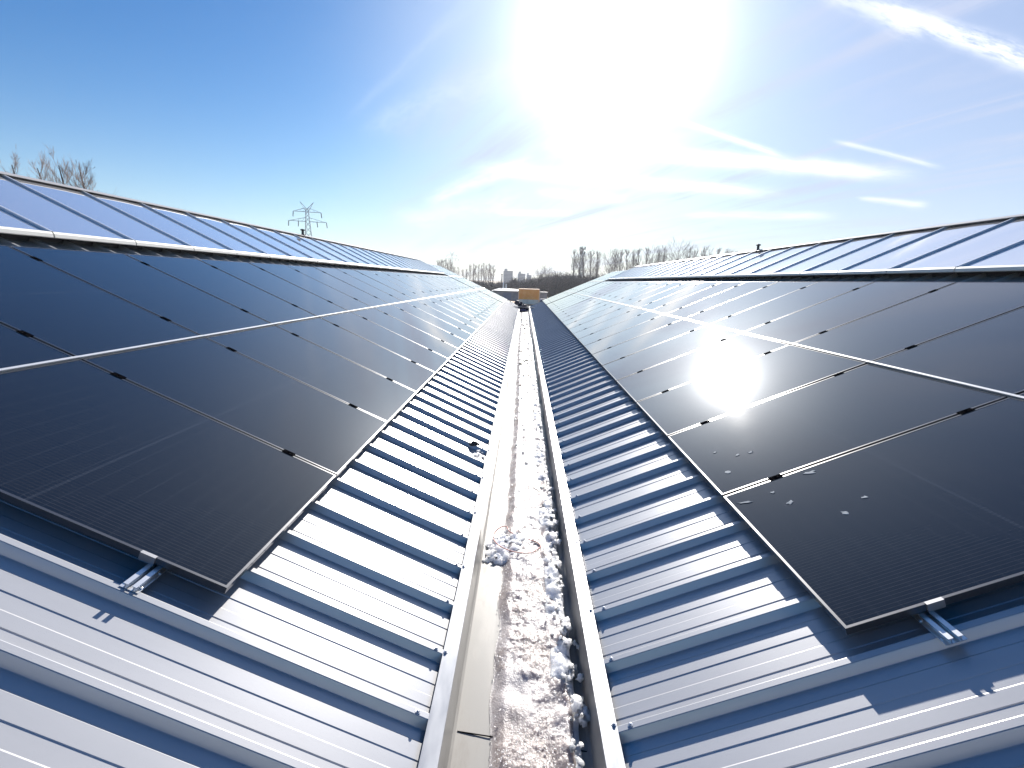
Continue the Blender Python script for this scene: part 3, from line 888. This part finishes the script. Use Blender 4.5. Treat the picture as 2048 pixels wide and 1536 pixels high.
# bundle and rod across the far end of the gutter
bz = ZG + 0.03
o = empty('dark_bag', (-0.1, 30.4, bz), label='dark lumpy bag dumped across the far end of the gutter', cat='bag')
mb = MB()
for c, r in (((-.38, .3, .52), .16), ((-.18, .15, .40), .20), ((.06, 0, .26), .24), ((.25, -.1, .16), .17), ((-.08, -.1, .16), .24), ((.32, .1, .3), .08)):
    lump(mb, c, r, r * 40, ICO, .85, .5)
mb.build('bag_body', 'bag', o)
mb = MB(); lump(mb, (.03, -.42, .06), .24, 5, ICO, .35, .35)
mb.build('fabric_roll', 'purple', o)
o = empty('grey_rod', (0, 29.6, ZF + 0.10), label='thin grey rod laid level across the far end of the gutter', cat='rod')
mb = MB(); mb.tube([(-.98, 0, 0.03), (.98, 0, -.02)], .03, 8); mb.build('rod', 'insul', o)
for s2 in (-1, 1):
    mb = MB(); lump(mb, (s2 * .98, 0, 0.005), .05, 2, ICO, .9, .05); mb.build('knob', 'white', o, smooth=True)

# ------------------------------------------------------------------ beyond the halls
# orange container
D_ = 126.0
o = empty('container', (1.25, D_, 0), label='tall orange container with a pale grey lower third standing in the yard', cat='container')
mb = MB()
hw, hh, dd = 2.75, 4.05, 1.25
nrib = 22
for k in range(nrib):
    x0 = -hw + 0.15 + (2 * hw - 0.3) * k / nrib; x1 = -hw + 0.15 + (2 * hw - 0.3) * (k + 1) / nrib; xm = (x0 + x1) / 2
    yo = -dd + 0.05
    pr = [(x0, yo + .04), (x0 + .07, yo), (xm, yo), (xm + .07, yo + .04), (x1, yo + .04)]
    for (xa, ya), (xb, yb) in zip(pr, pr[1:]):
        mb.add([(xa, ya, 1.35), (xb, yb, 1.35), (xb, yb, hh - .15), (xa, ya, hh - .15)], [(0, 1, 2, 3)], 0)
        mb.add([(xa, ya, 0.25), (xb, yb, 0.25), (xb, yb, 1.35), (xa, ya, 1.35)], [(0, 1, 2, 3)], 1)
mb.box((-hw + .1, -dd + .12, .25), (hw - .1, dd - .05, hh - .1), 0)
mb.build('body', ['orange', 'greyw'], o)
mb = MB()
for s2 in (-1, 1):
    for yy in (-dd, dd - .15): mb.box((s2 * hw - .09, yy, 0), (s2 * hw + .09, yy + .18, hh))
for z0, z1 in ((hh - .16, hh + .002), (.1, .27)):
    mb.box((-hw + .09, -dd + .01, z0), (hw - .09, -dd + .15, z1))
mb.build('frame', 'creamp', o)
mb = MB(); mb.box((-hw + .05, -dd + .02, hh + .004), (hw - .05, dd, hh + .05)); mb.build('lid', 'orange', o)

# grey-blue shed left of it
o = empty('shed', (-5.4, 150, 0), label='low grey-blue shed with a pale roof left of the orange container', cat='shed')
mb = MB(); mb.box((-4.6, 0, 0), (4.4, 7, 2.9)); mb.build('wall', 'shed', o)
mb = MB()
vs = [(-4.9, -.3, 2.75), (4.7, -.3, 2.9), (4.7, 7.3, 3.3), (-2.8, 7.3, 3.6), (-4.9, 3.5, 2.9)]
mb.add(vs + [(x, y, z - .12) for x, y, z in vs], [(0, 1, 2, 3, 4), (9, 8, 7, 6, 5)] + [(i, 5 + i, 5 + (i + 1) % 5, (i + 1) % 5) for i in range(5)])
mb.build('roof', 'shedroof', o)
mb = MB(); mb.box((-1.2, -.05, 0), (1.3, -.01, 2.3)); mb.build('door', 'concrete', o)
for i, (x, h_) in enumerate(((-7.1, 5.5), (-6.2, 5.0))):
    mb = MB(); mb.lathe([(.34, 0), (.30, h_ * .6), (.22, h_ - .2), (.06, h_)], 12)
    o = mb.build('white_silo', 'white'); o.location = (x, 160, 0)
    tag(o, 'slim white upright silo behind the grey-blue shed, %s' % ('the taller left one' if i == 0 else 'the shorter right one'), 'silo', 'white silos')


def car(x, y, rz, body, label, van=False):
    o = empty('parked_car', (x, y, 0), (0, 0, rz), label=label, cat='van' if van else 'car')
    prof = ([(-2.3, .35), (-2.35, 1.0), (-2.25, 1.95), (1.1, 2.0), (1.7, 1.3), (2.35, 1.1), (2.4, .35)] if van else
            [(-2.1, .32), (-2.15, .85), (-1.75, .95), (-1.2, 1.42), (.35, 1.45), (1.0, .98), (1.95, .82), (2.1, .6), (2.1, .32)])
    mb = MB(); k = len(prof)
    for (w0) in (0.85,):
        vs = [(px, s2 * (w0 if pz < 1.0 else w0 - .1), pz) for s2 in (-1, 1) for px, pz in prof]
        mb.add(vs, [tuple(range(k)), tuple(range(2 * k - 1, k - 1, -1))] + [(i, k + i, k + (i + 1) % k, (i + 1) % k) for i in range(k)])
    mb.build('body', body, o)
    mb = MB()
    for s2 in (-1, 1):
        z0, z1 = (1.25, 1.75) if van else (.98, 1.36)
        xa, xb = (.1, 1.2) if van else (-1.2, .5)
        yy = s2 * .80
        mb.add([(xa, yy + s2 * .03, z0), (xb, yy + s2 * .03, z0), (xb - .3, yy - s2 * .03, z1), (xa + .1, yy - s2 * .03, z1)], [(0, 1, 2, 3)])
    mb.build('window', 'carglass', o)
    for wx in (-1.35, 1.35):
        for s2 in (-1, 1):
            mb = MB(); mb.tube([(wx, s2 * .70, .32), (wx, s2 * .88, .32)], .32, 14); mb.build('wheel', 'tyre', o)
    return o


car(5.55, 131, 0.35, 'carblue', 'dark blue car parked to the right of the orange container')
car(-18.6, 205, 0.15, 'carwhite', 'white van parked at the edge of the brown field', True)
car(-16.3, 209, -0.1, 'carwhite', 'white car behind the white van at the field edge')
o = empty('grey_hut', (5.6, 143, 0), label='small flat grey hut beyond the dark blue car', cat='hut')
mb = MB(); mb.box((-1.5, 0, 0), (1.3, 2.4, 2.9)); mb.build('wall', 'shed', o)
mb = MB(); mb.box((-1.65, -.15, 2.9), (1.45, 2.55, 3.05)); mb.build('roof', 'shedroof', o)
# heap of earth
mb = MB(); vs = []; K = 20
for j in range(K):
    for i in range(K):
        u, v = i / (K - 1) * 2 - 1, j / (K - 1) * 2 - 1
        h_ = max(0, 1 - u * u - v * v) * 1.0 * (1 + .5 * noise.noise(Vector((u * 3, v * 3, 1))))
        vs.append((u * 4.5, v * 3, h_ - .02))
mb.add(vs, [(j * K + i, j * K + i + 1, (j + 1) * K + i + 1, (j + 1) * K + i) for j in range(K - 1) for i in range(K - 1)])
o = mb.build('earth_heap', 'yard'); o.location = (-5.2, 120, 0)
tag(o, 'low heap of orange-brown earth in front of the grey-blue shed', 'earth heap')


# ------------------------------------------------------------------ towers
def lattice(mb, z0, z1, w0, w1, n, r):
    def c(z):
        f = (z - z0) / (z1 - z0); return w0 + (w1 - w0) * f
    zs = [z0 + (z1 - z0) * (1 - (1 - i / n) ** 1.25) for i in range(n + 1)]
    for sx, sy in ((1, 1), (1, -1), (-1, 1), (-1, -1)):
        mb.bar((sx * w0 / 2, sy * w0 / 2, z0), (sx * w1 / 2, sy * w1 / 2, z1), r * 1.5)
    for a, b in zip(zs, zs[1:]):
        wa, wb = c(a) / 2, c(b) / 2
        for s2 in (-1, 1):
            mb.bar((-wa, s2 * wa, a), (wb, s2 * wb, b), r); mb.bar((wa, s2 * wa, a), (-wb, s2 * wb, b), r)
            mb.bar((s2 * wa, -wa, a), (s2 * wb, wb, b), r); mb.bar((s2 * wa, wa, a), (s2 * wb, -wb, b), r)


def pylon(x, y, H, rz, label, k=1.0):
    o = empty('electricity_pylon', (x, y, 0), (0, 0, rz), label=label, cat='pylon', group='electricity pylons')
    mb = MB(); lattice(mb, 0, H * .86, 6.0 * k, 1.5 * k, 12, .13 * k); lattice(mb, H * .86, H * .93, 1.5 * k, 1.0 * k, 2, .15 * k)
    mb.build('mast', 'steel', o)
    for zf, half, pts in ((.885, 6.6, (6.6,)), (.772, 9.0, (9.0, 4.4))):
        z = H * zf
        mb = MB()
        for s2 in (-1, 1):
            for yy in (-.6, .6):
                mb.bar((s2 * .6 * k, yy * k, z), (s2 * half * k, 0, z), .2 * k)
                mb.bar((s2 * .6 * k, yy * k, z + 2.0 * k), (s2 * half * k, 0, z), .13 * k)
            for q in (.3, .55, .8):
                mb.bar((s2 * half * q * k, 0, z), (s2 * half * (q - .12) * k, 0, z + 2.0 * k * (1 - q + .1)), .1 * k)
        mb.build('crossarm', 'steel', o)
        for s2 in (-1, 1):
            for q in pts:
                mb = MB(); mb.tube([(s2 * q * k, 0, z), (s2 * (q + .25) * k, 0, z - 2.6 * k)], .22 * k, 6); mb.build('insulator', 'insul', o)
    for s2 in (-1, 1):
        mb = MB(); mb.bar((s2 * .3 * k, 0, H * .925), (s2 * 3.2 * k, 0, H), .22 * k); mb.bar((s2 * .75 * k, 0, H * .895), (s2 * 3.2 * k, 0, H), .2 * k)
        mb.build('earth_wire_horn', 'steel', o)
    return o


pylon(-112.9, 250, 41.8, 0.30, 'large lattice electricity pylon rising behind the left roof ridge')
pylon(-99.3, 650, 41.9, 0.15, 'faint distant electricity pylon above the poplars in the middle of the skyline', 1.0)
o = empty('telecom_mast', (29.3, 250, 0), label='slim telecom mast with two antenna platforms among the bare trees', cat='mast')
mb = MB(); lattice(mb, 0, 23.2, 1.1, .6, 16, .11); mb.bar((0, 0, 23), (0, 0, 24.6), .12); mb.build('mast', 'steel', o)
for z in (21.0, 24.0 - .6):
    mb = MB(); mb.lathe([(1.5, z - .12), (1.5, z + .05)], 10)
    mb.build('platform', 'steel', o)
    for k in range(5):
        a = k * 2 * math.pi / 5 + .3; mb = MB(); mb.box((1.35 * math.cos(a) - .16, 1.35 * math.sin(a) - .1, z - .5), (1.35 * math.cos(a) + .16, 1.35 * math.sin(a) + .1, z + 1.0))
        mb.build('antenna', 'insul', o)


def block(x, y, wd, dp, h, label, fl):
    o = empty('tower_block', (x, y, 0), (0, 0, 0.1), label=label, cat='building', group='distant blocks')
    mb = MB(); mb.box((-wd / 2, 0, 0), (wd / 2, dp, h)); mb.build('wall', 'concrete', o)
    mb = MB(); mb.box((-wd / 2 + wd * .1, dp * .3, h), (-wd / 2 + wd * .4, dp * .8, h + 3)); mb.build('roof_house', 'concrete', o)
    for k in range(fl):
        z = h * (k + .35) / fl
        mb = MB(); mb.box((-wd * .46, -.12, z), (wd * .46, -.02, z + h / fl * .4))
        mb.build('window_band', 'window', o)


block(-24.8, 720, 13.5, 13, 20.5, 'tallest blue-grey tower block on the skyline left of the middle', 10)
block(-4.4, 726, 10.5, 12, 17.2, 'squat blue-grey block on the skyline, right of the tallest block', 8)
block(6.8, 722, 6.5, 10, 15.4, 'lowest small blue-grey block on the skyline, nearest the round tree', 7)
mb = MB(); mb.lathe([(.85, 0), (.8, 9), (.7, 13), (1.0, 13.2), (1.0, 14.8), (.4, 14.9)], 10)
o = mb.build('chimney', 'brick'); o.location = (-30.5, 640, 0)
tag(o, 'dark stubby chimney just left of the tallest tower block', 'chimney')


# ------------------------------------------------------------------ bare winter trees
def tree_mesh(seed, H, style, thin=1.0, nbs=(5, 5, 5)):
    r = random.Random(seed); tr = MB(); cr = MB()
    pop = style == 'poplar'
    lean = Vector((r.uniform(-.04, .04), r.uniform(-.04, .04), 1))
    pts = [Vector((0, 0, -.3))]; rad = [H * .018]
    nseg = 8
    th = H * (0.97 if pop else 0.72)
    for i in range(1, nseg + 1):
        f = i / nseg
        pts.append(Vector((lean.x * th * f + r.gauss(0, .012 * H) * f, lean.y * th * f + r.gauss(0, .012 * H) * f, th * f)))
        rad.append(H * .016 * (1 - f) ** .8 + 0.03)
    tr.tube(pts, rad, 6, cap=False)

    def at(f):
        q = f * nseg; i = min(int(q), nseg - 1); return pts[i].lerp(pts[i + 1], q - i)

    def branch(p, d, L, rr, lv):
        d = d.normalized(); q = [p]; cur = p.copy(); dd = d.copy()
        ns = 3 if lv < 3 else 2
        for k in range(ns):
            dd = (dd + Vector((r.gauss(0, .13), r.gauss(0, .13), r.gauss(.05 if not pop else .10, .08)))).normalized()
            cur = cur + dd * (L / ns); q.append(cur.copy())
        rads = [max(rr * (1 - .75 * k / ns), .009 * thin) for k in range(ns + 1)]
        cr.tube(q, rads, 3 if lv > 1 else 4, cap=False)
        if lv < 3:
            nb = nbs[lv]
            for k in range(nb + (1 if lv == 1 else 0)):
                f = r.uniform(.25, 1.0); j = min(int(f * ns), ns - 1); bp = q[j].lerp(q[j + 1], f * ns - j)
                a = r.uniform(0, 6.28); o_ = dd.orthogonal().normalized(); o2 = dd.cross(o_)
                sp = .38 if pop else .75
                nd = dd + (o_ * math.cos(a) + o2 * math.sin(a)) * sp * r.uniform(.6, 1.3) + Vector((0, 0, .25 if pop else .08))
                branch(bp, nd, L * r.uniform(.38, .66), rr * .5, lv + 1)

    nb = 26 if pop else 18
    for k in range(nb):
        f = r.uniform(.22 if pop else .32, .97)
        a = r.uniform(0, 6.28)
        up_ = 1.9 if pop else (0.55 + .6 * f)
        d = Vector((math.cos(a), math.sin(a), up_))
        L = H * ((.26 * (1.15 - f) + .05) if pop else .42 * (1.12 - .6 * f)) * r.uniform(.7, 1.2)
        branch(at(f), d, L, H * .0032 * thin, 1)
    if not pop:
        for k in range(5):
            a = k * 1.26 + r.uniform(-.3, .3); branch(at(.98), Vector((math.cos(a) * .7, math.sin(a) * .7, 1)), H * .3, H * .0032 * thin, 1)
    return tr.mesh('trunk', 'bark'), cr.mesh('crown', 'twig')


TPL = {'poplar': [tree_mesh(s_, 12.0, 'poplar') for s_ in (1, 2, 3, 4)], 'round': [tree_mesh(s_, 12.0, 'round') for s_ in (11, 12, 13, 14)],
       'fine': [tree_mesh(s_, 12.0, 'poplar', 0.5, (7, 6, 6)) for s_ in (21, 22, 23, 24)]}


def tree(style, x, y, h, label, group, wide=1.0, k=None):
    o = empty('bare_tree', (x, y, 0), (0, 0, rnd.uniform(0, 6.28)), label=label, cat='tree', group=group)
    tm, cm_ = TPL[style][rnd.randrange(4) if k is None else k]
    put('trunk', tm, o); put('crown', cm_, o)
    s_ = h / (12.4 if style == 'round' else 12.0)
    o.scale = (s_ * wide, s_ * wide, s_)
    return o


def CX(px): return (px - 1049.0) / 933.0 * 1.0       # rough bearing of a skyline tree, tangent


# left: tree tops above the left skylight
for i, (tx, tz, wide) in enumerate(((-1.055, .2045, .8), (-1.012, .203, .85), (-.968, .210, .9), (-.925, .1985, 1.0), (-.905, .174, .8))):
    Yt = 62 + 3 * (i % 2)
    tree('fine', tx * Yt, Yt, CZ + tz * Yt,
         'bare tree top showing above the left roof, %s from the left picture edge' % ORD[i], 'bare trees behind the left roof', wide * 1.15, i % 4)
# row of tall bare trees behind the right roof
ROWT = [(1142, 504), (1152, 500), (1162, 508), (1173, 506), (1186, 508), (1208, 506), (1218, 505), (1228, 505), (1240, 506), (1252, 505), (1264, 505), (1276, 503), (1288, 500),
        (1299, 503), (1312, 497), (1336, 490), (1352, 498), (1366, 505), (1382, 497), (1398, 504), (1412, 504), (1426, 505), (1440, 508)]
for i, (px, py) in enumerate(ROWT):
    tx = (px - 1049) / 933 * 1.0217 - .0005 + 0.0; Yt = 232 + 9 * math.sin(i * 2.3)
    # picture row -> elevation (the horizon tilts by the camera roll)
    tz = (562 + (px - 1049) * 0.0347 - py) / 933 * 1.0
    big = px == 1336
    tree('round' if big or i % 7 == 5 else 'poplar', tx * Yt, Yt, CZ + tz * Yt,
         ('broad dark bare tree standing out in the row behind the right skylight' if big else
          'tall thin bare tree in the row behind the right roof, %s from its left end' % ORD[i]), 'row of bare trees behind the right roof', (1.15 if big else rnd.uniform(.75, 1.1)))
# clumps of poplars on the left skyline
POP = [(884, 523), (889, 521), (893, 524), (897, 522), (901, 525), (905, 522), (909, 526), (914, 535), (921, 534), (930, 540), (937, 539), (944, 531), (950, 530), (955, 532), (961, 529),
       (966, 531), (971, 529), (975, 530), (980, 528), (984, 530), (988, 531)]
for i, (px, py) in enumerate(POP):
    tx = (px - 1049) / 933 * 1.0217; Yt = 330 + 12 * math.sin(i * 1.7)
    tz = (562 + (px - 1049) * 0.0347 - py) / 933
    tree('poplar', tx * Yt, Yt, CZ + tz * Yt, 'slender bare poplar on the left skyline, %s from its left end' % ORD[i], 'poplars on the left skyline', rnd.uniform(.7, 1.0))
for i, (px, py, wd) in enumerate(((1088, 532, 1.1), (1079, 538, 1.0), (1098, 540, 1.0))):
    tx = (px - 1049) / 933 * 1.0217; Yt = 235 + 4 * i
    tz = (562 + (px - 1049) * 0.0347 - py) / 933
    tree('round', tx * Yt, Yt, CZ + tz * Yt, ('rounded bare tree above the thicket right of the tower blocks, the tallest', 'rounded bare tree above the thicket, left of the tallest rounded one',
         'rounded bare tree above the thicket, right of the tallest rounded one')[i], 'rounded bare trees above the thicket', wd, i)

# the dark thicket across the middle distance, one mass
mb = MB()
r2 = random.Random(5)
vs_all = []


def shrub(mb, x, y, h, r_):
    for k in range(r_.randint(20, 28)):
        a = r_.uniform(0, 6.28); sp = r_.uniform(.1, .6) * h * .55
        p0 = Vector((x + r_.gauss(0, .5), y + r_.gauss(0, .5), 0)); p2 = p0 + Vector((math.cos(a) * sp, math.sin(a) * sp, h * r_.uniform(.55, 1)))
        p1 = p0.lerp(p2, .5) + Vector((r_.gauss(0, .3), r_.gauss(0, .3), .3))
        mb.tube([p0, p1, p2], [.16, .11, .035], 3, cap=False)
        for j in range(5):
            f = r_.uniform(.35, 1); b0 = p0.lerp(p2, f)
            mb.tube([b0, b0 + Vector((r_.gauss(0, .8), r_.gauss(0, .8), r_.uniform(.4, 1.6)))], [.07, .025], 3, cap=False)


for k in range(560):
    y = r2.uniform(172, 245); tx = r2.uniform(-.20, .42)
    hh_ = (5.2 if tx < -.03 else 6.6 + 3.2 * min(1, max(0, (tx - .0) / .06))) * (0.75 + .35 * r2.random()) * (y / 215)
    if tx < -.02 and y < 196: hh_ *= .55
    shrub(mb, tx * y, y, hh_, r2)
o = mb.build('thicket', 'thicket')
tag(o, 'dark band of leafless thicket across the middle distance', 'thicket', kind='stuff')

# ------------------------------------------------------------------ the hazy air
mh = bpy.data.materials.new('haze'); mh.use_nodes = True
t = mh.node_tree; t.nodes.clear()
mo = t.nodes.new('ShaderNodeOutputMaterial'); pv = t.nodes.new('ShaderNodeVolumePrincipled')
pv.inputs['Color'].default_value = (0.93, 0.95, 1.0, 1)
pv.inputs['Density'].default_value = 0.0003
pv.inputs['Anisotropy'].default_value = 0.2
t.links.new(pv.outputs[0], mo.inputs['Volume'])
M['haze'] = mh
mb = MB(); mb.box((-700, -60, -1), (700, 1100, 46))
tag(mb.build('haze', 'haze'), kind='stuff')
